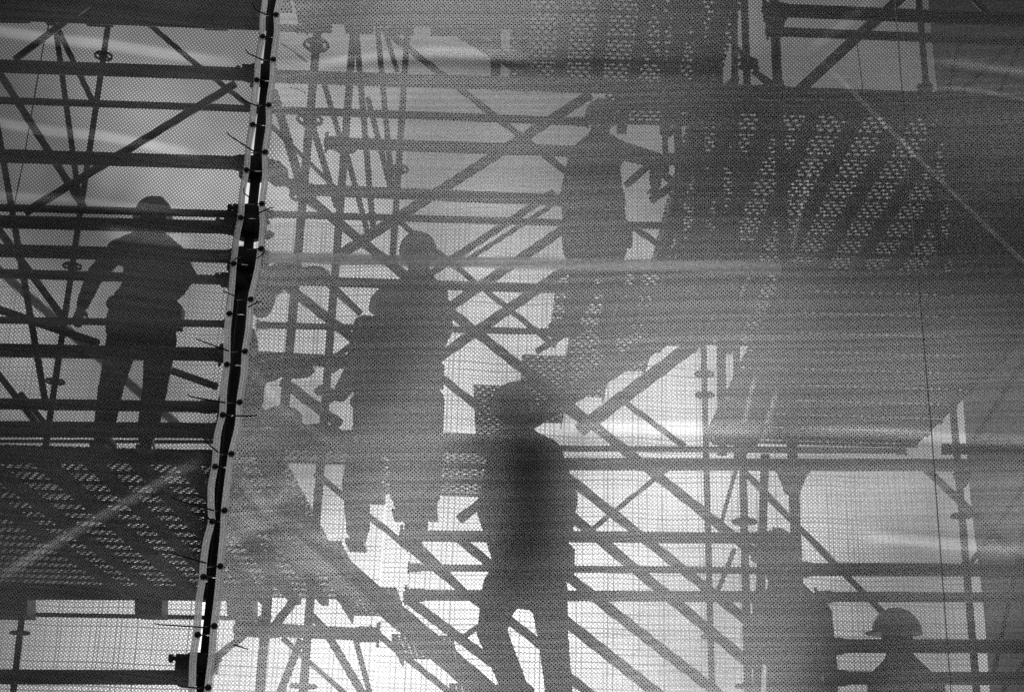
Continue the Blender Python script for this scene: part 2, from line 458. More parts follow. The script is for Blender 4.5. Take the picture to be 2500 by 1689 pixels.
netL = net_panel('debris_net', -1, 'grey woven debris net sheet left of the laced seam, hem pinched by ties')
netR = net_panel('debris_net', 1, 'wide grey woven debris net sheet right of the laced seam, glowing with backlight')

def net_y(u, v):
    dy, _ = relief(np.array([[float(u)]]), np.array([[float(v)]])); return NETY + float(dy[0, 0])
def hem(pl, par, side):
    e = (eL if side < 0 else eR)
    vv = list(np.arange(-700, 2250, 14.))
    m = MB(); w = 8.3*mpx(600, 800, NETY); rows = []
    for v in vv:
        u = float(np.mean([e(v-12), e(v), e(v+12)])); c = P(u, v, NETY-.004)
        ring = []
        for k in range(10):
            q = math.pi+math.pi*k/9
            ring.append(c + Vector((math.cos(q)*w, math.sin(q)*.0035, 0)))
        rows.append(ring)
    vs = [p for r in rows for p in r]; fs = []
    for j in range(len(rows)-1):
        for k in range(9): fs.append((j*10+k, j*10+k+1, (j+1)*10+k+1, (j+1)*10+k))
    m.add(vs, fs, True)
    h = m.build('hem_tape', PIPE, par)
    st = MB()
    for off in (-.5, .5):
        st.path([P(float(e(v))+off*6.5, v, NETY-.009) for v in np.arange(-700, 2250, 20.)], .0009, 5)
    st.build('stitching', WEB, h)
hem(LP, netL, -1); hem(RP, netR, 1)
def eyelet(u, v, par):
    m = MB(); c = P(u, v, NETY-.0105)
    m.torus(c, (0, 1, 0), .0062, .0030, 22, 8); m.torus(c+Vector((0, .013, 0)), (0, 1, 0), .0062, .0028, 22, 8)
    m.build('eyelet', DARK, par)
for (u, v) in EY_L: eyelet(u, v, netL)
for (u, v) in EY_R: eyelet(u, v, netR)

def strap(name, pts, w, par, label, y_off=.006, m_=WEB):
    m = MB(); rows = []
    pp = []
    for i in range(len(pts)-1):
        L = math.dist(pts[i][:2], pts[i+1][:2]); k = max(2, int(L/25))
        for j in range(k): t = j/k; pp.append((pts[i][0]*(1-t)+pts[i+1][0]*t, pts[i][1]*(1-t)+pts[i+1][1]*t))
    pp.append(pts[-1])
    vs = []
    for i, (u, v) in enumerate(pp):
        a = pp[max(i-1, 0)]; b = pp[min(i+1, len(pp)-1)]
        dx, dy = b[0]-a[0], b[1]-a[1]; L = math.hypot(dx, dy); nx, ny = -dy/L*w/2, dx/L*w/2
        for off, yo in ((-1, 0), (1, 0), (1, .0016), (-1, .0016)):
            uu, vv = u+nx*off, v+ny*off
            vs.append(P(uu, vv, net_y(uu, vv)+y_off+yo))
    fs = []
    for i in range(len(pp)-1):
        for k in range(4): fs.append((i*4+k, i*4+(k+1) % 4, (i+1)*4+(k+1) % 4, (i+1)*4+k))
    fs += [(3, 2, 1, 0), tuple(len(vs)-4+k for k in range(4))]
    m.add(vs, fs)
    o = m.build(name, m_, par)
    if label: o['label'] = label
    return o
strap('seam_thread', TH_LINES[0][0], 3.0, netR, None)

# ------------------------------------------------------------------ cable ties
def tie(ey, tail, nth, side, n):
    (u, v) = ey
    m = MB()
    hd = P(u, v, NETY-.02)
    toward = 1 if side < 0 else -1
    inner = P(u+toward*34, v+3, NETY+.16)
    pts = [hd+Vector((0, .005, 0)), hd, P(u+toward*9, v+1, NETY-.025), P(u+toward*20, v+2, NETY+.01), inner]
    m.path(pts, [.0022, .0026, .0022, .002, .002], 8)
    m.build
    o = m.build('cable_tie', BLACKP, origin=hd)
    h = MB(); h.ellipsoid(P(u, v, NETY-.018), (.0055, .005, .0055), 12, 8); h.build('head', BLACKP, o)
    desc = 'with no tail showing'
    if tail:
        t = MB(); a = P(tail[0][0], tail[0][1], NETY-.05); b = P(tail[-1][0], tail[-1][1], NETY-.02)
        pp = [P(q[0], q[1], NETY-.05+.03*i/max(1, len(tail)-1)) for i, q in enumerate(tail)]
        # resample with a slight bend
        res = []
        for i in range(len(pp)-1):
            for k in range(5): res.append(pp[i].lerp(pp[i+1], k/5))
        res.append(pp[-1]); r = [.0016+.0010*i/len(res) for i in range(len(res))]
        t.path(res, r, 6); t.build('tail', BLACKP, o)
        desc = 'tail pointing ' + ('left' if tail[0][0] < tail[-1][0] else 'right')
    tag(o, f"black cable tie {desc}, {n} from top on {'left' if side<0 else 'right'} hem of seam", 'cable tie', 'cable ties lacing the two nets')
    return o
ORD = ['first','second','third','fourth','fifth','sixth','seventh','eighth','ninth','tenth','eleventh','twelfth','thirteenth','fourteenth']
TAILS_R = {0:[(614,7),(622,22),(636,31),(655,38)],1:[(599,121),(606,131),(642,147)],2:[(589,237),(596,247),(631,260)],3:[(553,323),(560,331),(621,371)],
 4:[(595,460),(596,472),(622,493)],5:[(624,632),(634,627),(643,618),(646,608),(641,602)],6:[(544,710),(587,729)],7:[(478,827),(559,857)],8:[(457,962),(465,968),(551,983)],
 9:[(497,1066),(505,1080),(533,1104)],10:[(418,1212),(430,1219),(523,1246)],11:[(424,1351),(504,1374)],12:[(378,1521),(390,1524),(504,1531)],13:[(435,1673),(445,1676),(480,1678)]}
TAILS_L = {4:[(667,507),(660,508),(625,523)],5:[(568,641),(574,632),(588,626)],6:[(636,737),(628,738),(606,750)],8:[(627,1014),(620,1015),(570,1015)],10:[(485,1238),(495,1252),(516,1271)],12:[(605,1584),(572,1573)]}
for i, e in enumerate(EY_R): tie(e, TAILS_R.get(i), i, 1, ORD[i])
for i, e in enumerate(EY_L): tie(e, TAILS_L.get(i), i, -1, ORD[i])
for k, (a, b, lab) in enumerate([((686,107),(750,153),'thin dark wire end showing through the net, right of seam, upper'),((707,214),(746,228),'thin dark wire end showing through the net, right of seam, lower')]):
    m = MB(); m.path([P(a[0], a[1], NETY+.03), P((a[0]+b[0])/2, (a[1]+b[1])/2-3, NETY+.04), P(b[0], b[1], NETY+.03)], .0014, 6)
    tag(m.build('wire_end', BLACKP), lab, 'wire')

# ------------------------------------------------------------------ scaffold tubes
PEOPLE_ZONES = [(170,470,460,1100,8.9),(760,1100,560,1340,8.0),(1340,1620,240,800,9.9),(1140,1420,920,1700,5.5),(1830,2080,1270,1700,7.3),(960,1100,560,950,8.75),(2120,2300,1480,1700,8.4)]
def auto_y(x1, y1, x2, y2, w):
    d = ray((x1+x2)/2, (y1+y2)/2); Y = 167./w*d.y
    Y = min(max(Y, 4.5), 15.2)
    for (a, b, c, e, yp) in PEOPLE_ZONES:
        if min(x1, x2) < b and max(x1, x2) > a and min(y1, y2) < e and max(y1, y2) > c and abs(Y-yp) < .42:
            Y = yp+.43 if Y >= yp else yp-.43
            Y = max(Y, 4.5)
    return Y
RHASH = [0]
def rosette(par, c, axis, R=.062):
    m = MB(); axis = Vector(axis).normalized()
    x = Vector((1,0,0)); x = (x-axis*x.dot(axis)).normalized(); y = axis.cross(x)
    m.torus(c, axis, R*.88, R*.13, 28, 6); m.torus(c, axis, R*.42, R*.10, 20, 6)
    for k in range(4):
        q = math.pi*(k/2+.25); d = x*math.cos(q)+y*math.sin(q)
        m.lathe(c+d*R*.4, c+d*R*.95, [(0, R*.09), (R*.5, R*.13)], 8)
    return m.build('rosette', STEEL, par)
def tube(kind, label, x1, y1, x2, y2, w, ros=(), Y=None, ends=0, m_=None, cat=None):
    Y = Y or auto_y(x1, y1, x2, y2, w)
    r = w/2*mpx((x1+x2)/2, (y1+y2)/2, Y)
    a, b = P(x1, y1, Y), P(x2, y2, Y)
    if kind == 'scaffold_standard' and a.z > b.z: a, b = b, a
    m = MB(); m.tube(a, b, r, 18)
    L = (b-a).length; d = (b-a).normalized()
    if kind == 'scaffold_standard':      # spigot joints
        for k in range(1, int(L/2)+1): m.lathe(a+d*(2*k-.9), b, [(0, r), (.004, r*1.09), (.05, r*1.09), (.054, r)], 18)
    o = m.build(kind, m_ or STEEL, origin=a)
    for (ru, rv) in ros:
        # nearest point of the axis to that pixel
        t = ((ru-x1)*(x2-x1)+(rv-y1)*(y2-y1))/((x2-x1)**2+(y2-y1)**2)
        c = P(x1+(x2-x1)*t, y1+(y2-y1)*t, Y)
        rosette(o, c, d, max(.06, r*3.2))
    if kind == 'scaffold_ledger' or ends:
        for k, (e, s) in enumerate(((a, 1), (b, -1))):
            if ends and not (ends >> k) & 1: continue
            h = MB(); h.lathe(e, e+d*s, [(-.045, r*.55), (-.03, r*1.15), (.03, r*1.25), (.05, r*1.02)], 14)
            up = Vector((0,0,1)); h.lathe(e-d*s*.035-up*r*1.9, e-d*s*.035+up*r*1.9, [(0,.006),(r*3.8,.008)], 6)
            h.build('wedge_head', STEEL, o)
    c_ = cat or {'scaffold_standard':'upright pole','scaffold_ledger':'ledger tube','scaffold_brace':'brace tube','guard_rail':'guard rail'}[kind]
    tag(o, label, c_, {'scaffold_standard':'upright standards of the scaffold','scaffold_ledger':'horizontal tubes of the scaffold','scaffold_brace':'diagonal tubes of the scaffold','guard_rail':'guard rails beside the stair'}.get(kind))
    return o
SDD, LG, BR, GR = 'scaffold_standard', 'scaffold_ledger', 'scaffold_brace', 'guard_rail'
T = [
 # left panel, horizontals
 (LG,'grey ledger under the top left deck, topmost horizontal tube on left',-300,30,738,71,18),
 (LG,'thick dark ledger, upper of two thickest bars above the left worker',-300,152,628,183,33),
 (LG,'thinner grey ledger between the two thick dark bars, upper left',-300,236,640,267,18),
 (LG,'thick dark ledger ending at seam just above the left worker helmet level',-300,372,606,399,34),
 (LG,'thin ledger passing just behind the left worker white helmet band',-300,499,640,525,19),
 (LG,'thick dark ledger at the left worker neck, stopping at the clamp on seam pole',-300,534,585,556,33),
 (LG,'thick ledger across the left worker chest, meeting the pale band at seam',-300,604,588,627,33),
 (LG,'medium ledger crossing the left worker waist',-300,659,590,685,24),
 (LG,'thin ledger behind the left worker hips',-300,776,560,791,18),
 (LG,'thick dark ledger behind the left worker thighs',-300,849,560,866,34),
 (LG,'broad grey ledger behind the left worker knees',-300,981,515,993,28),
 (LG,'ledger at the left worker ankles just above the deck slits',-300,1034,540,1042,20),
 (LG,'ledger behind the left worker boots, just above the upper slit',-300,1054,520,1058,24),
 (LG,'thin tube between the two lit slits at left worker boots',-300,1076,518,1078,9),
 (LG,'thin long tube below the lit openings, lower left',-300,1493,640,1509,11),
 (LG,'thick dark ledger along the bottom left edge of picture',-300,1650,470,1653,36),
 # left uprights
 (SDD,'leaning-looking upright left of the left worker with three rosette discs',276,-20,110,1100,15,[(250,137),(177,650),(139,932)]),
 (SDD,'short upright at lower left corner with star shaped rosette',54,1500,24,1760,16,[(48,1544)]),
 (SDD,'thin upright at the far left edge crossing the left worker ledgers',-20,230,114,1000,16),
 # left braces
 (BR,'short brace rising right from thick ledger, top left corner',36,146,215,12,16),
 (BR,'near vertical brace from the top left node down to the thin ledger',136,70,198,520,14),
 (BR,'brace from the top left node down to the rosette upright',140,70,236,268,14),
 (BR,'brace from left edge at upper thick bar down to the left worker shoulder',-10,165,210,515,18),
 (BR,'thin brace going down right towards the seam, top left',300,5,482,161,13),
 (BR,'thin brace touching seam pole under the thick ledger, upper left',470,150,625,272,13),
 (BR,'long brace rising to the right towards seam, above the left worker',575,205,60,520,20),
 (BR,'brace crossing left of the left worker arm down to his hand',-40,510,154,776,18),
 (BR,'shallow brace falling right to the left worker hand, left edge',-60,736,240,838,20),
 (BR,'brace at left edge below knee height, outer one',-30,880,90,1035,16),
 (BR,'short parallel brace just right of the outer low left brace',50,960,115,1040,13),
 (BR,'short brace stub between the left worker knee and the seam',420,905,530,944,18),
 # upper middle uprights
 (SDD,'thick upright right of the seam with three rosettes, running to the bottom',781,10,631,1720,22,[(769,111),(753,293),(734,478),(642,1548)]),
 (SDD,'upright second from the seam with rosettes at top ledger and at bottom',868,10,738,1720,20,[(828,360),(739,1674)]),
 (SDD,'thin upright with lit slit beside it, right of the crowded poles',998,30,958,640,16,[(985,414)]),
 (SDD,'thin upright third from the seam among the crowded poles',870,80,912,570,15),
 (BR,'slim steep brace fourth from seam among the crowded poles',921,60,958,465,14),
 (BR,'short steep brace beside the bright slit, top middle',935,60,970,175,12),
 (BR,'steep brace between the first two uprights, upper part',790,200,834,350,14),
 (BR,'steep brace from the second upright down to the pale band',842,360,898,570,14),
 (BR,'steep brace from the first upright down to the second upright',762,305,823,505,16),
 (BR,'steep narrow brace crossing the crowded poles to the middle ledger',898,240,955,465,14),
 (BR,'thick steep brace starting at seam under the upper thick ledger',668,225,740,470,22),
 (BR,'thin brace from seam crossing first upright below middle ledger',660,306,820,460,12),
 # upper middle horizontals
 (LG,'thick dark ledger right of seam in line with the upper left thick bar',640,186,1886,226,33),
 (LG,'thick dark ledger at the upper right, lower edge of the window bay',1895,226,2700,254,29),
 (LG,'grey ledger right of the seam, second from top in the middle',640,268,1420,298,20),
 (LG,'ledger starting at a ring disc on the second upright, above the upper worker shoulder',818,350,1460,372,29),
 (LG,'ledger starting at the first upright, level with the upper worker chest',735,463,1500,495,29),
 (LG,'thin ledger right of the seam, running behind the upper worker hips',650,523,1640,552,18),
 (LG,'medium ledger under the pale band, over the centre worker shoulders',640,683,1640,714,24),
 (LG,'thin ledger behind the centre worker back, reaching the upper worker boots',640,794,1395,811,16),
 (LG,'thick ledger behind the centre worker waist from the seam',560,868,860,884,30),
 # diagonals centre
 (BR,'very long thick brace falling right from the coupler at seam across the centre',657,410,1900,1395,24),
 (BR,'long thin brace falling right from the crowded poles to the upper worker',935,71,1393,428,17),
 (BR,'thin brace falling right beyond the upper worker hip to the stair',1530,545,1650,624,16),
 (BR,'thick brace falling right to the top deck, upper middle',1040,27,1310,190,34,(),7.0),
 (BR,'slim brace at top right of centre, inner of a parallel pair',1510,-30,1720,115,16),
 (BR,'slim brace at top right of centre, outer of a parallel pair',1565,-30,1740,90,14),
 (BR,'long thick brace rising right to the upper worker head',830,622,1440,232,25),
 (BR,'brace rising right behind upper worker waist, upper of a close pair',1030,682,1350,470,18),
 (BR,'thin brace rising right behind upper worker waist, lower of a close pair',1110,655,1350,500,12),
 (BR,'broad brace rising right to the upper worker hips',1045,786,1372,562,24),
 (BR,'broad brace rising right to the upper worker knees',1020,908,1390,652,25),
 (BR,'thin brace falling right from behind the middle upright to the stair foot',960,530,1356,845,14),
 (BR,'short thin brace rising right to the upper worker boot',1310,858,1395,806,16),
 (BR,'brace falling right from the centre worker side to the stair step',1025,880,1180,1003,20),
 (BR,'brace falling right from seam to the centre worker shoulder blade',640,650,885,845,24),
 (BR,'brace falling right left of the centre worker hand',690,930,830,1036,26),
 (BR,'short brace rising right beside centre worker elbow, upper of two',806,880,860,842,15),
 (BR,'short brace rising right beside centre worker elbow, lower of two',808,906,870,868,15),
 (BR,'short brace under pale band above centre worker shoulder',800,690,880,765,18),
 (BR,'brace rising right past the raised arm of the upper worker',1528,452,1600,392,18),
 (BR,'thick brace rising right from the upper worker hand into the deck',1590,490,1700,410,20),
 (BR,'thin brace falling right from the upper worker raised elbow',1560,380,1650,450,18),
 (BR,'short brace rising right below the deck to the right of upper worker',1640,622,1730,560,16),
 (BR,'thick stair brace rising right under the steps to the right deck',1415,1050,1800,760,34,(),8.7),
 (BR,'thin brace falling right beneath the stair brace to lower ledger',1530,985,1672,1090,15),
 (BR,'brace falling right through the stair shadow above worker on lower deck',1290,925,1440,1040,22),
 # horizontals lower middle and right
 (LG,'thin ledger above the lit slit, middle right',1330,1094,2200,1100,15),
 (LG,'thick long ledger under the lit slit, crossing right half of picture',1250,1132,2700,1136,31),
 (LG,'broad ledger at the lower worker waist, running to right upright',1000,1307,1870,1313,28),
 (LG,'thin ledger at the lower worker hips',1010,1385,1880,1392,17),
 (LG,'broad ledger at the lower worker thighs',1010,1452,1920,1456,27),
 (LG,'thick dark ledger right of the right worker helmet',1950,1389,2700,1392,32),
 (LG,'medium ledger right of right worker shoulders',2010,1456,2700,1458,25),
 (LG,'thick ledger at the neck of the lowest right worker',2030,1576,2700,1577,34),
 (LG,'thick ledger along the bottom right at lowest worker chest',2040,1654,2700,1656,32),
 (LG,'thick dark ledger at the top right corner',1890,26,2700,58,33),
 (LG,'medium ledger below the thick one in the top right corner',1890,78,2700,110,23),
 (LG,'broad ledger above the fan of braces, lower left middle',600,1534,900,1548,32),
 # braces lower middle
 (BR,'first of parallel braces falling right beneath the thick middle ledger',1300,1096,1840,1527,24),
 (BR,'second of parallel braces, from the lower worker back to right standing pole',1355,1226,1840,1627,26),
 (BR,'third of parallel braces, from the lower worker hip to the bottom edge',1350,1378,1760,1697,26),
 (BR,'fourth of parallel braces, from lower worker thigh to bottom edge',1340,1483,1640,1720,28),
 (BR,'fifth and lowest of parallel braces, beside the lower worker shin',1370,1637,1470,1715,24),
 (BR,'brace between the legs of the lower worker',1215,1490,1360,1605,22),
 (BR,'thin brace rising right below the thick middle ledger',1440,1296,1630,1143,12),
 (BR,'brace falling right to the lower worker arm',1120,1314,1240,1412,23),
 (BR,'brace falling right between two ledgers left of lower worker',1020,1330,1140,1452,20),
 (BR,'brace falling right behind the lower stair to the lower worker boot',990,1458,1240,1645,24),
 (BR,'short brace left of the lower worker arm rising right',1120,1268,1225,1190,24),
 (BR,'thin brace rising right beside the lower worker knee',1125,1560,1190,1512,14),
 # lower left-middle fan
 (BR,'brace rising right below the deck near seam, lower left middle',500,1625,660,1500,18),
 (BR,'steep brace rising right from bottom between the two lower uprights',672,1720,735,1560,20),
 (BR,'thin brace falling right from the lower ledger across second upright',690,1556,850,1700,13),
 (BR,'steep brace falling right from lower ledger to the bottom',805,1556,890,1700,20),
 (BR,'steep brace near the lower ledger right end',868,1560,905,1700,14),
 (BR,'short brace above lower ledger falling right',760,1500,800,1545,18),
 (BR,'short brace above lower ledger rising right towards stair',668,1530,722,1460,22),
 # right uprights
 (SDD,'thick upright at the top of picture right of centre and down to right worker helmet',1887,-60,1949,1460,25,[(1934,1150)],8.4),
 (SDD,'thin upright right of the stair brace with rosettes, to the bottom edge',1716,780,1739,1730,16,[(1720,913),(1722,964),(1727,1553)]),
 (SDD,'upright with star rosettes left of the right worker',1813,1110,1827,1730,20,[(1818,1273),(1829,1674)],8.3),
 (SDD,'upright between star rosettes pole and right worker helmet',1868,1110,1846,1730,22,(),8.6),
 (SDD,'slim upright near the right edge with bright slit beside it',2238,-60,2388,1730,17,[(2352,1258)]),
 (SDD,'upright in the dark deck right of top centre',1815,-60,1826,260,18,[(1850,155)]),
 (SDD,'upright in the dark tower right of the upper worker, leftmost',1648,-60,1664,760,20,(),11.2),
 (SDD,'thick upright in the dark tower right of upper worker, second',1704,-60,1712,800,28,(),10.4),
 (SDD,'upright in the dark tower running down to the lit slit, third',1752,-60,1763,1110,22,[(1757,590)],9.7),
 (SDD,'thin upright in the dark tower, rightmost, down to the thick middle ledger',1792,-60,1800,1120,17,(),11.9),
 (SDD,'slim upright behind the upper centre deck edge',1612,-60,1626,420,14,(),12.6),
 (BR,'brace rising right inside the dark tower, upper piece',1630,330,1800,190,16,(),11.6),
 (BR,'brace falling right inside the dark tower, upper piece',1560,110,1800,300,20,(),11.4),
 (BR,'brace falling right inside the dark tower, lower piece',1640,450,1810,600,16,(),11.6),
 (LG,'short ledger tying the dark tower together, level with upper worker chest',1640,390,1830,396,26,(),10.9),
 (BR,'thin leaning rod left of star rosettes pole, upper piece',1797,1145,1757,1290,10),
 (BR,'thin leaning rod left of star rosettes pole, lower piece',1793,1340,1745,1460,12),
 (BR,'long slim brace falling right behind the right workers',1815,1150,2190,1530,16),
 (BR,'thick brace falling right at right edge under the deck',2255,1138,2510,1380,20),
 (BR,'thin brace rising to the right edge, upper of the right edge crossing',2372,1372,2520,1158,12),
 (BR,'thin steep brace at right edge crossing low ledgers',2512,1230,2426,1640,12),
 (BR,'thin brace rising right in the bottom right corner',2420,1720,2560,1540,12),
 (BR,'dark brace falling left along the edge of the right deck',2540,815,2378,1072,14),
 (BR,'thick brace rising right inside the top right window bay',1950,222,2210,-15,26),
 (BR,'faint thin brace behind dull sheet top right, leftmost',2310,240,2345,90,10),
 (BR,'faint thin brace behind dull sheet top right, longest',2345,225,2475,98,10),
 (BR,'faint thin brace behind dull sheet top right, next to edge',2435,235,2500,90,10),
 (BR,'faint short brace at very top right falling right',2355,-20,2440,60,14),
 (BR,'short brace falling right in dark deck beside top right upright',1840,175,1905,225,18),
 (BR,'short brace rising left below deck near top right upright',1800,120,1850,170,14),
 (GR,'slanting stair guard rail, upper of two over lower stair',770,1155,1240,1530,16),
 (GR,'slanting stair guard rail, lower of two over lower stair',900,1530,1130,1715,16),
]
for r in T:
    tube(r[0], r[1], *r[2:7], ros=r[7] if len(r) > 7 else (), Y=r[8] if len(r) > 8 else None)

# hanging ropes seen as thin lines
def rope(label, pts, Y, r=.005):
    m = MB(); m.path([P(u, v, Y) for u, v in pts], r, 6); tag(m.build('rope', BLACKP), label, 'rope', 'thin ropes hanging in the scaffold')
rope('thin rope hanging at the far left behind the thick bars', [(120,60),(107,107),(80,260),(60,380),(36,496)], 9.3)
rope('thin rope hanging in the top right window bay', [(2090,90),(2098,150),(2108,230)], 8.0, .003)

# ------------------------------------------------------------------ seam pole and its clamps
YP = 4.42
def pole_seg(label, a, b, w):
    A, B = P(a[0], a[1], YP), P(b[0], b[1], YP); r = w/2*mpx(600, 800, YP)
    if A.z > B.z: A, B = B, A
    m = MB(); m.tube(A, B, r, 24)
    return tag(m.build('scaffold_standard', DARK, origin=A), label, 'upright pole', 'upright standards of the scaffold')
pole = pole_seg('black upright pole seen bare in the gap of laced seam', (696,-250), (444,2150), 25)
pole2 = None
m = MB()
A, B = P(592, 690, YP+.07), P(505, 1400, YP+.07)
m.tube(A, B, .030, 20)
tag(m.build('scaffold_standard', DARK, origin=B), 'second black pole doubling the seam pole on its lower half', 'upright pole', 'upright standards of the scaffold')
def clamp(label, u, v, s=1.0, bolt=1):
    c = P(u, v, YP)
    e = empty('swivel_clamp', c, label, 'clamp', 'clamps on the seam pole')
    m = MB(); ax = (B-A).normalized()
    m.lathe(c-ax*.028*s, c+ax, [(0, .036*s), (.004, .040*s), (.052*s, .040*s), (.056*s, .036*s)], 20); m.build('jaw', DARK, e)
    m = MB(); m.box(c+Vector((-.045*s*bolt, -.02, 0)), (.018*s, .018, .022*s)); m.build('hinge_block', DARK, e)
    m = MB(); m.box(c+Vector((.040*s, .0, .0)), (.010, .014, .024*s)); m.build('lug', DARK, e)
    m = MB(); m.lathe(c+Vector((-.075*s*bolt, -.02, .012)), c+Vector((.06*s*bolt, -.02, .012)), [(0, .007), (.135*s, .007)], 10)
    m.lathe(c+Vector((-.085*s*bolt, -.02, .012)), c+Vector((.06*s*bolt, -.02, .012)), [(0, .013), (.012, .013)], 6, False)
    m.build('bolt', ALU if s > 1.15 else DARK, e)
clamp('large dark clamp with shiny bolt where thick ledger meets the seam pole', 606, 556, 1.25)
clamp('dark clamp on seam pole just below the shiny bolt clamp', 596, 640, 1.35, -1)
clamp('dark clamp on seam pole near the upper thick ledger', 638, 185, 1.0)
clamp('dark clamp on seam pole at second thick ledger', 618, 415, 1.15, -1)
clamp('small dark clamp on seam pole above shiny bolt clamp', 613, 523, .9)
clamp('small dark clamp on seam pole at waist height of left worker', 583, 690, .9)
clamp('small dark clamp at the bottom of seam pole', 490, 1620, 1.1)
def node(label, u, v, Y, w):
    c = P(u, v, Y); k = mpx(u, v, Y); m = MB()
    m.lathe(P(u, v+w*.55, Y), P(u, v-w*.5, Y), [(0, w*.30*k), (w*.25*k, w*.36*k), (w*.5*k, w*.46*k), (w*1.0*k, w*.50*k)], 20)
    for q in (-1, 1): m.capsule(P(u+q*w*.45, v-w*.2, Y), P(u+q*w*.25, v+w*.3, Y), w*.12*k, w*.09*k, 10)
    o = m.build('ledger_cup', STEEL, origin=c); r_ = o.modifiers.new('remesh', 'REMESH'); r_.mode = 'VOXEL'; r_.voxel_size = .004; r_.use_smooth_shade = True
    tag(o, label, 'coupler')
node('big flared cup joint under the thick ledger above right worker helmet', 1934, 1168, 8.35, 66)
node('flared joint on right edge upright under the thick ledger', 2348, 1166, 9.3, 40)
node('flared joint on upright at the lit window bay, top right', 2258, 222, 9.3, 38)
node('flared joint on top upright at left side of the window bay', 1893, 40, 8.35, 60)
m = MB(); c = P(668, 420, 4.75)
m.lathe(P(650, 402, 4.75), P(690, 438, 4.75), [(0, .026), (.03, .042), (.075, .040), (.09, .027)], 14); m.box(c+Vector((.02, 0, -.03)), (.02, .02, .02))
tag(m.build('brace_coupler', STEEL), 'lumpy coupler gripping the long brace just right of the seam', 'coupler')
m = MB(); m.ellipsoid(P(652, 573, 4.6), (.026, .02, .016), 16, 10); m.lathe(P(620, 573, 4.6), P(652, 573, 4.6), [(0, .012), (.04, .012)], 10)
tag(m.build('ledger_end', STEEL), 'rounded tube end poking out right of the seam clamps', 'coupler')

# ------------------------------------------------------------------ decks of steel planks
def solve_y(u, v, z):
    d = ray(u, v); return d.y*(z-CAM.z)/d.z
def deck(label, u0, u1, vn, vf, Yn, mat_=PERF, joists=(), gap=.006, z=None, jw=.04, joff=0):
    z = P((u0+u1)/2, vn, Yn).z
    Yf = solve_y((u0+u1)/2, vf, z)
    x0 = P(u0, vn, Yn).x; x1 = P(u1, vn, Yn).x
    e = empty('scaffold_deck', (x0, Yn, z), label, 'scaffold deck', 'scaffold decks of punched planks')
    nP = max(1, round((Yf-Yn)/.32)); pw = (Yf-Yn)/nP
    for k in range(nP):
        ya = Yn+k*pw+gap/2; yb = Yn+(k+1)*pw-gap/2
        m = MB(); m.box(((x0+x1)/2, (ya+yb)/2, z+.003), ((x1-x0)/2, (yb-ya)/2, .001))
        pl = m.build('plank', mat_, e, origin=((x0+x1)/2, (ya+yb)/2, z))
        f = MB()
        for y in (ya+.004, yb-.004): f.box(((x0+x1)/2, y, z-.0135), ((x1-x0)/2-.002, .003, .0125))
        f.build('flange', DARK, pl, origin=((x0+x1)/2, (ya+yb)/2, z))
    for j in joists:
        xj = P(j[0], vn, Yn).x; wj = j[1]*mpx(j[0], vn, Yn)/2
        m = MB(); m.box((xj, (Yn+Yf)/2, z-.062), (wj, (Yf-Yn)/2+.01, .032)); m.build('joist', DARK, e, origin=(xj, Yn, z))
    return e, z, Yn, Yf, x0, x1
deck('wide perforated steel deck seen from below at right, upper level', 1690, 3500, 279, 672, 7.6, PERF, [(1712,34),(1790,30),(1880,40),(1985,26),(2090,30),(2200,30),(2310,30),(2420,30),(2540,30),(2660,30),(2780,30)])
deck('perforated deck piece seen between the stair head and the right lower deck', 1620, 2010, 640, 838, 9.0, PERF, [(1660,30),(1760,30),(1860,30),(1950,30)])
deck('perforated deck piece beside the thin upright, left of the right lower deck', 1868, 2010, 830, 1085, 9.2, PERF, [(1960,30)])
deck('narrow perforated deck strip at upper right of upper worker head', 1480, 1760, 222, 300, 8.6, PERF, [(1530,24),(1640,24)])
deck('wide steel deck seen from below at right, lower level with dotted rows', 1920, 2655, 668, 1088, 7.0, PERFROW, [], .03)
deck('perforated deck under the left worker, seen from below', -1300, 690, 1076, 1424, 9.2, PERF, [(-180,30),(-60,30),(90,40),(215,30),(330,30),(450,40),(560,30),(650,30)])
deck('perforated deck overhead at top centre right, near edge out of frame', 1250, 1885, -260, 203, 6.9, PERF, [(1210,30),(1290,34),(1400,34),(1510,34),(1620,30),(1730,40),(1830,40)])
deck('dark deck overhead at top centre left, seen from below', 640, 1300, -300, 58, 7.4, DARK, [(700,80),(820,80),(940,70),(1060,70),(1180,60)])
deck('dark deck overhead in the top left corner', -300, 640, -300, 12, 9.4, DARK, [(-100,100),(100,90),(300,90),(500,90)])
deck('narrow deck behind the centre worker legs', 575, 1260, 1052, 1128, 9.0, PERF, [(640,30),(900,30)])
deck('small deck piece below the centre worker, right of the lit square', 860, 1215, 1128, 1200, 8.4, PERF, [(900,40)])
deck('perforated landing in shade behind top of the stair', 1360, 1640, 655, 800, 9.6, PERF, [(1400,20),(1560,20)])

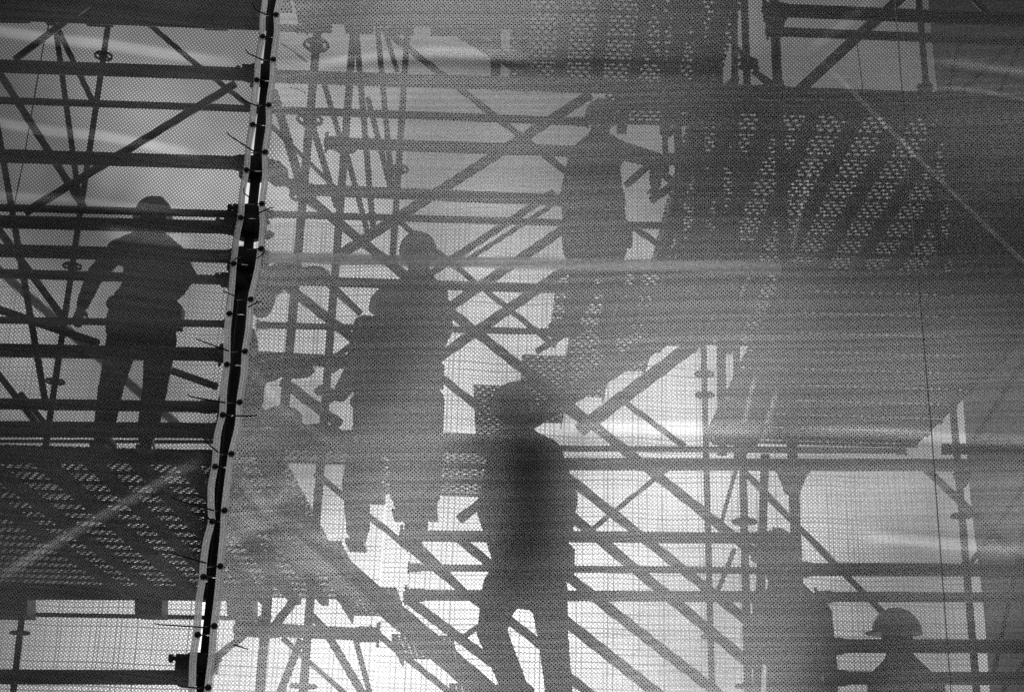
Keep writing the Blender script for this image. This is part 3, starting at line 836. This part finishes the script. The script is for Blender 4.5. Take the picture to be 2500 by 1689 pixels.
def board(name, label, cat, u0, v0, u1, v1, Y, m_=DARK, th=.02, slant=0):
    """upright board: corners given in the picture, built at depth Y with thickness"""
    m = MB()
    q = [P(u0, v0, Y), P(u1, v0+slant, Y), P(u1, v1+slant, Y), P(u0, v1, Y)]
    vs = q + [p+Vector((0, th, 0)) for p in q]
    m.add(vs, [(0,1,2,3),(4,7,6,5),(0,4,5,1),(1,5,6,2),(2,6,7,3),(3,7,4,0)])
    return tag(m.build(name, m_), label, cat)
board('toe_board', 'dark toe board along front of the left worker deck', 'toe board', -300, 1093, 560, 1128, 9.1, DARK, slant=4)
board('toe_board', 'grey toe board at the front edge of the upper right deck', 'toe board', 1500, 224, 2700, 262, 7.5, WOOD, slant=30)
board('toe_board', 'dark toe board behind the lit openings, lower left', 'toe board', -300, 1425, 640, 1460, 14.9, DARK, slant=6)
board('toe_board', 'dark toe board behind the top left corner deck', 'toe board', -300, -40, 650, 6, 11.6, DARK, slant=20)
board('toe_board', 'dark board below the lit slit at right deck', 'toe board', 2300, 1082, 2700, 1108, 10.2, DARK)
board('toe_board', 'long board behind the thick middle ledger, left part', 'toe board', 560, 1046, 1330, 1092, 9.3, DARK, slant=16)
for i, (a, b, lab) in enumerate([(-120,66,'broad block under the deck at the left edge, lower left'),(329,395,'broad block between the two lit openings, lower left'),(553,618,'broad block right of the lit openings beside the seam')]):
    board('deck_bracket', lab, 'bracket', a, 1450, b, 1500, 14.7, DARK, .3, slant=2)
for i, (a, b, lab) in enumerate([(-120,66,'dark hanger block at top left, first from left edge'),(108,130,'narrow hanger block at top left, second from left edge'),(207,270,'dark hanger block at top left, third from left edge'),(495,552,'dark hanger block at top left near seam')]):
    board('deck_bracket', lab, 'bracket', a, 0, b, 45+a*.03, 11.5, DARK, .1, slant=2)
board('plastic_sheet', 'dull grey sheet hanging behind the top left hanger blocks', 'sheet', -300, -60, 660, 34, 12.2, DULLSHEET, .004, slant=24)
board('hung_board', 'pale grey board under the upper right deck, left of two', 'board', 2043, 254, 2117, 292, 7.9, ALU, .02)
board('hung_board', 'pale grey board under the upper right deck, right of two', 'board', 2163, 256, 2236, 292, 7.9, ALU, .02)

# ------------------------------------------------------------------ stairs
def stair(label, u, v, Yn, depth, run, rise, k0, k1, going, string=True):
    o = P(u, v, Yn)
    e = empty('scaffold_stair', o, label, 'stair')
    for k in range(k0, k1+1):
        x0 = o.x + going*run*k if going > 0 else o.x - run*k; z = o.z + rise*k
        m = MB(); m.box((x0+run*.5*going, Yn+depth/2, z+.003), (run*.52, depth/2, .003))
        t = m.build('tread', TREAD, e, origin=(x0, Yn, z))
        f = MB(); f.box((x0, Yn+depth/2, z-.02), (.003, depth/2, .022)); f.box((x0+run*going, Yn+depth/2, z-.02), (.003, depth/2, .022))
        f.build('nosing', DARK, t, origin=(x0, Yn, z))
    if string:
        for y in ((Yn-.03, Yn+depth+.03) if string == 2 else (Yn+depth+.03,)):
            a = Vector((o.x+going*run*k0, y, o.z+rise*k0)); b = Vector((o.x+going*run*(k1+1), y, o.z+rise*(k1+1)))
            d = (b-a).normalized(); n_ = Vector((-d.z, 0, d.x))
            if n_.z < 0: n_ = -n_
            m = MB(); m.box((a+b)/2 - n_*.02, ((b-a).length/2, .02, .055), (d, Vector((0,1,0)), n_)); m.build('stringer', DARK, e)
    return e
stair('perforated stair rising right from the lower worker head to upper worker', 1158, 941, 7.25, 1.25, .257, .177, 0, 5, 1, 1)
stair('perforated stair descending right below centre worker, lower middle', 829, 1322, 6.35, .8, .262, .205, -3, 1, -1, 1)

# unidentified dark mass behind the net next to the seam
m = MB()
for (u, v, a, b) in [(640,720,34,60),(600,860,30,70),(668,690,30,30),(700,664,50,20),(612,960,34,70),(600,1060,40,60),(690,1020,50,30),(780,1060,60,26),(720,902,50,20),(770,670,40,16),(650,905,40,26)]:
    k = mpx(u, v, 7.8); m.ellipsoid(P(u, v, 7.8), (a*k, .1, b*k), 18, 10)
o = m.build('dark_mass', CLOTH)
rm = o.modifiers.new('remesh', 'REMESH'); rm.mode = 'VOXEL'; rm.voxel_size = .02; rm.use_smooth_shade = True
tag(o, 'dark lumpy mass behind the net just right of the seam, beside centre worker', 'tarpaulin')  # unidentified mass; tarpaulin is only a guess

# ------------------------------------------------------------------ far sheeting
def farsheet(label, u0, u1, v0, v1, Y, m_, bend=.05):
    nu, nv = 40, 40; vs = []; fs = []
    for j in range(nv+1):
        for i in range(nu+1):
            u = u0+(u1-u0)*i/nu + (v0+(v1-v0)*j/nv-844)*.085*(((u0+(u1-u0)*i/nu)-1528)/800); v = v0+(v1-v0)*j/nv
            vs.append(P(u, v, Y) + Vector((0, bend*math.sin(i*.9+j*.35)+bend*.6*math.sin(j*.8), 0)))
    for j in range(nv):
        for i in range(nu): a = j*(nu+1)+i; fs.append((a, a+nu+1, a+nu+2, a+1))
    m = MB(); m.add(vs, fs, True)
    o = m.build('plastic_sheet', m_); tag(o, label, 'sheeting', 'reinforced sheets on the far side of scaffold'); return o
farsheet('clear grid reinforced sheet behind the middle of scaffold', 965, 2312, -500, 2200, 16.2, FARSHEET)
farsheet('clear grid reinforced sheet low on the left behind left worker', -500, 962, 545, 2200, 16.4, FARSHEET)
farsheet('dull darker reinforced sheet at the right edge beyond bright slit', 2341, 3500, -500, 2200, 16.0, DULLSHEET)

# ------------------------------------------------------------------ people
def remesh(o, vox=.008, it=6):
    r = o.modifiers.new('remesh', 'REMESH'); r.mode = 'VOXEL'; r.voxel_size = vox; r.use_smooth_shade = True
    s = o.modifiers.new('smooth', 'SMOOTH'); s.iterations = it; s.factor = .5
def hand(m, w, d, side, s=1.0, curl=.5):
    """palm, four fingers and a thumb from wrist w along direction d"""
    d = Vector(d).normalized(); x = Vector((0, 1, 0)).cross(d).normalized()*side; nrm = d.cross(x)
    palm = w+d*.05*s
    m.capsule(w, w+d*.02*s, .026*s, .027*s, 12)
    for k in (-1, 0, 1): m.capsule(w+d*.02*s+x*k*.017*s, w+d*.078*s+x*k*.022*s, .015*s, .013*s, 10)
    for k, L in enumerate((.066, .076, .070, .054)):
        b = w+d*.08*s+x*((k-1.5)*.0185*s)
        d2 = (d+nrm*curl*.6).normalized(); d3 = (d*.6+nrm*curl*1.5).normalized()
        p1 = b+d2*L*.5*s; p2 = p1+d3*L*.5*s
        m.capsule(b, p1, .0092*s, .0088*s, 10); m.capsule(p1, p2, .0088*s, .0075*s, 10)
    b = w+d*.03*s-x*.024*s; p1 = b+(d*.6-x*.8+nrm*.3).normalized()*.036*s; p2 = p1+(d-x*.2+nrm*.4).normalized()*.03*s
    m.capsule(b, p1, .012*s, .0105*s, 10); m.capsule(p1, p2, .0105*s, .009*s, 10)
def person(label, Y, J, face=(0, 1, 0), s=1.0, flat=1.0, torso=(.15,.16,.165), coat=1.0, visor=(0,1,0), belt=True, lean=0.):
    """J: joints in photo pixels with a depth offset: (u, v, dy)"""
    p = {k: P(a[0], a[1], Y + (a[2] if len(a) > 2 else 0)) for k, a in J.items()}
    feet = [p[k] for k in ('fl', 'fr') if k in p]
    base = Vector((p['hip'].x, Y, min([f.z for f in feet]) if feet else p['hip'].z-.9*s))
    f = Vector(face).normalized(); side = f.cross(Vector((0,0,1))).normalized()
    # ---- body
    b = MB(); h = p['head']
    b.ellipsoid(h, (.088*s, .100*s, .112*s) if abs(f.y) > .6 else (.100*s, .088*s, .112*s))
    b.ellipsoid(h+f*.03*s-Vector((0,0,.06*s)), (.055*s, .055*s, .06*s))                  # jaw
    b.capsule(h+f*.092*s-Vector((0,0,.0)), h+f*.108*s-Vector((0,0,.028*s)), .008*s, .014*s, 10)     # nose
    b.capsule(h+f*.088*s-side*.02*s-Vector((0,0,.058*s)), h+f*.088*s+side*.02*s-Vector((0,0,.058*s)), .008*s, .008*s, 8)  # mouth
    for q in (-1, 1):
        b.capsule(h+f*.085*s+side*q*.03*s+Vector((0,0,.018*s)), h+f*.08*s+side*q*.045*s+Vector((0,0,.016*s)), .010*s, .008*s, 8)  # brow
        b.ellipsoid(h+side*q*.08*s-Vector((0,0,.012*s)), (.014*s, .018*s, .03*s), 10, 8)   # ear
    nk = p['neck']; b.capsule(h-Vector((0,0,.05*s)), nk, .070*s, .076*s)
    ch = p['chest']; hp = p['hip']
    b.capsule(nk, ch, .08*s, torso[0]*s*.8); b.capsule(ch, hp, torso[0]*s*.85, torso[2]*s*.8)
    arms = []
    for q in ('l', 'r'):
        sh, elb, wr = p['s'+q], p['e'+q], p['w'+q]
        b.capsule(nk, sh, .06*s, .058*s); b.capsule(sh, elb, .050*s, .040*s); b.capsule(elb, wr, .042*s, .027*s)
        dd = (p['h'+q]-wr) if ('h'+q) in p else (wr-elb)
        hand(b, wr, dd, 1 if q == 'l' else -1, s)
    for q in ('l', 'r'):
        hj, kn, ft = p['j'+q], p['k'+q], p['f'+q]
        b.capsule(hp, hj, .11*s, .085*s); b.capsule(hj, kn, .082*s, .055*s); b.capsule(kn, ft, .055*s, .038*s)
    body = b.build('person', SKIN, origin=base); remesh(body, .0075, 4)
    tag(body, label, 'person', 'workers on the scaffold')
    # ---- jacket
    c = MB()
    c.capsule(nk+Vector((0,0,.0)), ch, .085*s, torso[0]*s*coat); c.capsule(ch, p.get('waist', (ch+hp)/2), torso[0]*s*coat, torso[1]*s*coat)
    c.capsule(p.get('waist', (ch+hp)/2), hp, torso[1]*s*coat, torso[2]*s*coat)
    for q in ('l', 'r'):
        sh, elb, wr = p['s'+q], p['e'+q], p['w'+q]
        c.capsule(nk.lerp(sh, .3)-Vector((0,0,.03*s)), sh, .09*s, .078*s); c.capsule(sh, elb, .074*s, .060*s); c.capsule(elb, elb.lerp(wr, .93), .060*s, .043*s)
        c.capsule(sh, ch, .07*s, torso[0]*s*.9)
        w0 = elb.lerp(wr, .93); c.torus(w0, (wr-elb), .036*s, .010*s)
        for t in (.25, .5, .75): c.torus(elb.lerp(wr, t*.9), (wr-elb)+Vector((.1*t, .05, .1)), .048*s, .010*s)
    j = c.build('jacket', CLOTH, body); remesh(j, .011, 3)
    # ---- trousers
    t = MB()
    t.capsule(p.get('waist', (ch+hp)/2).lerp(hp, .5), hp, torso[2]*s*.95, torso[2]*s*1.0)
    for q in ('l', 'r'):
        hj, kn, ft = p['j'+q], p['k'+q], p['f'+q]
        t.capsule(hp, hj, .12*s, .108*s); t.capsule(hj, kn, .108*s, .080*s); t.capsule(kn, kn.lerp(ft, .9), .082*s, .068*s)
        for k in (.3, .6, .85): t.torus(kn.lerp(ft, k), (ft-kn)+Vector((.15, .05, 0)), .068*s, .012*s)
        t.torus(kn, (ft-hj), .072*s, .014*s)
    o = t.build('trousers', CLOTH2, body); remesh(o, .011, 3)
    # ---- boots
    for q in ('l', 'r'):
        ft = p['f'+q]; kn = p['k'+q]; tf = Vector((J['f'+q][3] if len(J['f'+q]) > 3 else f.x*.6, f.y, 0)).normalized()
        m = MB(); m.capsule(ft+Vector((0,0,.09*s)), ft, .056*s, .054*s); m.capsule(ft-Vector((0,0,.02*s))-tf*.03*s, ft-Vector((0,0,.035*s))+tf*.15*s, .05*s, .042*s)
        bt = m.build('boot', LEATH, body); remesh(bt, .009, 2)
        m = MB(); m.box(ft+tf*.06*s-Vector((0,0,.085*s)), (.14*s, .05*s, .012*s), (tf, tf.cross(Vector((0,0,1))), Vector((0,0,1)))); m.build('sole', BLACKP, bt)
    # ---- helmet
    m = MB(); hc = h+Vector((0,0,.03*s)); vs = []; fs = []; seg = 28
    vd = Vector(visor).normalized()
    R = (.126*s, .145*s, .128*s)
    def hp_(q, a, add=0.):
        dx, dy = math.cos(q), math.sin(q)
        fw = max(0, dx*vd.x+dy*vd.y)
        base_r = Vector((dx*(R[0] if abs(vd.y) > .5 else R[1]), dy*(R[1] if abs(vd.y) > .5 else R[0]), 0))
        return hc + base_r*math.cos(a) + Vector((0,0,R[2]*math.sin(a))) + Vector((dx, dy, 0))*add*(.3+4.2*fw**3)
    rows = [(math.pi/2*k/9, 0) for k in range(9, -1, -1)]
    prof = [hp_]
    for a, ad in rows:
        for i in range(seg): vs.append(hp_(2*math.pi*i/seg, a, 0))
    for i in range(seg): vs.append(hp_(2*math.pi*i/seg, -.10, .010*s))
    for i in range(seg): vs.append(hp_(2*math.pi*i/seg, -.14, .010*s))
    for i in range(seg): vs.append(hp_(2*math.pi*i/seg, -.05, -.006*s))
    for i in range(seg): vs.append(hp_(2*math.pi*i/seg, .9, -.012*s))
    nr = len(vs)//seg
    for r_ in range(nr-1):
        for i in range(seg): fs.append((r_*seg+i, (r_+1)*seg+i, (r_+1)*seg+(i+1) % seg, r_*seg+(i+1) % seg))
    m.add(vs, fs, True)
    hm = m.build('helmet', HELM, body)
    m = MB(); m.path([hc+vd*(.13*s*math.cos(a))+Vector((0,0,.128*s*math.sin(a))) for a in np.linspace(.25, 2.9, 16)], .010*s, 8); m.build('ridge', HELM, hm)
    if belt:
        w = p.get('waist', (ch+hp)/2); m = MB()
        m.torus(w.lerp(hp, .45), (0, 0, 1), torso[2]*s*1.02, .016*s, 32, 8); bl = m.build('belt', LEATH, body)
        m = MB(); m.box(w.lerp(hp, .55)+Vector((torso[2]*s, -.02, -.06*s)), (.03*s, .05*s, .07*s)); m.build('pouch', LEATH, bl)
    return body
person('worker in helmet seen from behind, standing on the left deck, hand by hip', 8.9, dict(
    head=(374,535,0), neck=(372,570), chest=(365,640,.0), waist=(362,715), hip=(345,795),
    sl=(288,612), el=(232,672), wl=(200,748), hl=(185,790), sr=(425,622), er=(458,672), wr=(425,722,.15), hr=(400,730,.2),
    jl=(300,830), kl=(270,950), fl=(252,1062,0,.1), jr=(392,830), kr=(378,950), fr=(358,1066,0,-.1)), torso=(.165,.185,.235), visor=(-.6,.6,0))
person('large hunched worker in the centre bending forward, fist out to the left', 8.0, dict(
    head=(952,762,-.12), neck=(958,800), chest=(958,865), waist=(950,950), hip=(948,1030),
    sl=(892,800), el=(862,910), wl=(828,968,-.2), hl=(795,955,-.25), sr=(1030,800), er=(1050,880), wr=(1010,950,.2), hr=(990,970,.25),
    jl=(895,1070), kl=(870,1180,-.1), fl=(875,1300), jr=(1003,1070), kr=(1020,1180,-.1), fr=(1015,1300)), torso=(.185,.21,.21), visor=(.3,-.9,0), face=(0,-1,0))
person('worker behind hunched one, dark helmet showing just above the pale band', 8.75, dict(
    head=(1020,622,.05), neck=(1024,672), chest=(1028,760), waist=(1020,850), hip=(1015,940),
    sl=(970,722), el=(955,800), wl=(960,870,.2), hl=(965,890,.25), sr=(1066,720), er=(1086,800), wr=(1060,860,.1), hr=(1040,880,.2),
    jl=(985,980), kl=(980,1100), fl=(980,1220), jr=(1045,980), kr=(1050,1100), fr=(1050,1220)), torso=(.14,.14,.15), visor=(.4,.9,0))
person('worker high on the stair with one arm bent out to right, upper middle', 9.6, dict(
    head=(1468,292,0), neck=(1462,335), chest=(1455,425), waist=(1450,520), hip=(1452,595),
    sl=(1412,378), el=(1385,480), wl=(1392,560,.1), hl=(1395,600,.1), sr=(1508,366), er=(1604,392), wr=(1600,455,-.1), hr=(1598,500,-.1),
    jl=(1420,630), kl=(1425,715), fl=(1395,778,0,-1.5), jr=(1490,640), kr=(1500,735), fr=(1480,820,0,.3)), torso=(.19,.235,.245), visor=(.3,.9,0))
person('slim worker at bottom centre standing astride, seen full height between ledgers', 5.5, dict(
    head=(1256,1000,0), neck=(1268,1060), chest=(1280,1150), waist=(1306,1290), hip=(1288,1395),
    sl=(1222,1112), el=(1188,1240), wl=(1218,1360,-.05), hl=(1236,1420,-.05), sr=(1340,1105), er=(1385,1215), wr=(1376,1320,.1), hr=(1365,1370,.1),
    jl=(1226,1432), kl=(1200,1540), fl=(1280,1735), jr=(1338,1440), kr=(1352,1570), fr=(1376,1790)), torso=(.175,.195,.205), s=.72, visor=(-.5,.8,0))
person('broad backed worker in helmet at lower right reaching left to the upright', 7.3, dict(
    head=(1898,1366,0), neck=(1915,1425), chest=(1955,1530), waist=(1958,1650), hip=(1955,1760),
    sl=(1890,1490), el=(1855,1590), wl=(1850,1530,-.1), hl=(1852,1500,-.1), sr=(1995,1500), er=(2010,1620), wr=(1975,1700,.15), hr=(1960,1720,.15),
    jl=(1920,1820), kl=(1910,2000), fl=(1900,2180), jr=(1990,1820), kr=(2000,2000), fr=(2000,2180)), torso=(.165,.180,.18), visor=(-.3,.9,0))
person('worker at bottom right, only helmet and sloping shoulders above lowest ledgers', 8.4, dict(
    head=(2190,1552,0), neck=(2198,1605), chest=(2215,1700), waist=(2215,1780), hip=(2215,1860),
    sl=(2150,1668), el=(2140,1780), wl=(2150,1860,-.1), hl=(2150,1890,-.1), sr=(2275,1680), er=(2290,1790), wr=(2280,1870), hr=(2280,1900),
    jl=(2190,1900), kl=(2190,2040), fl=(2190,2170), jr=(2245,1900), kr=(2245,2040), fr=(2245,2170)), torso=(.16,.165,.17), visor=(-1,.2,0))
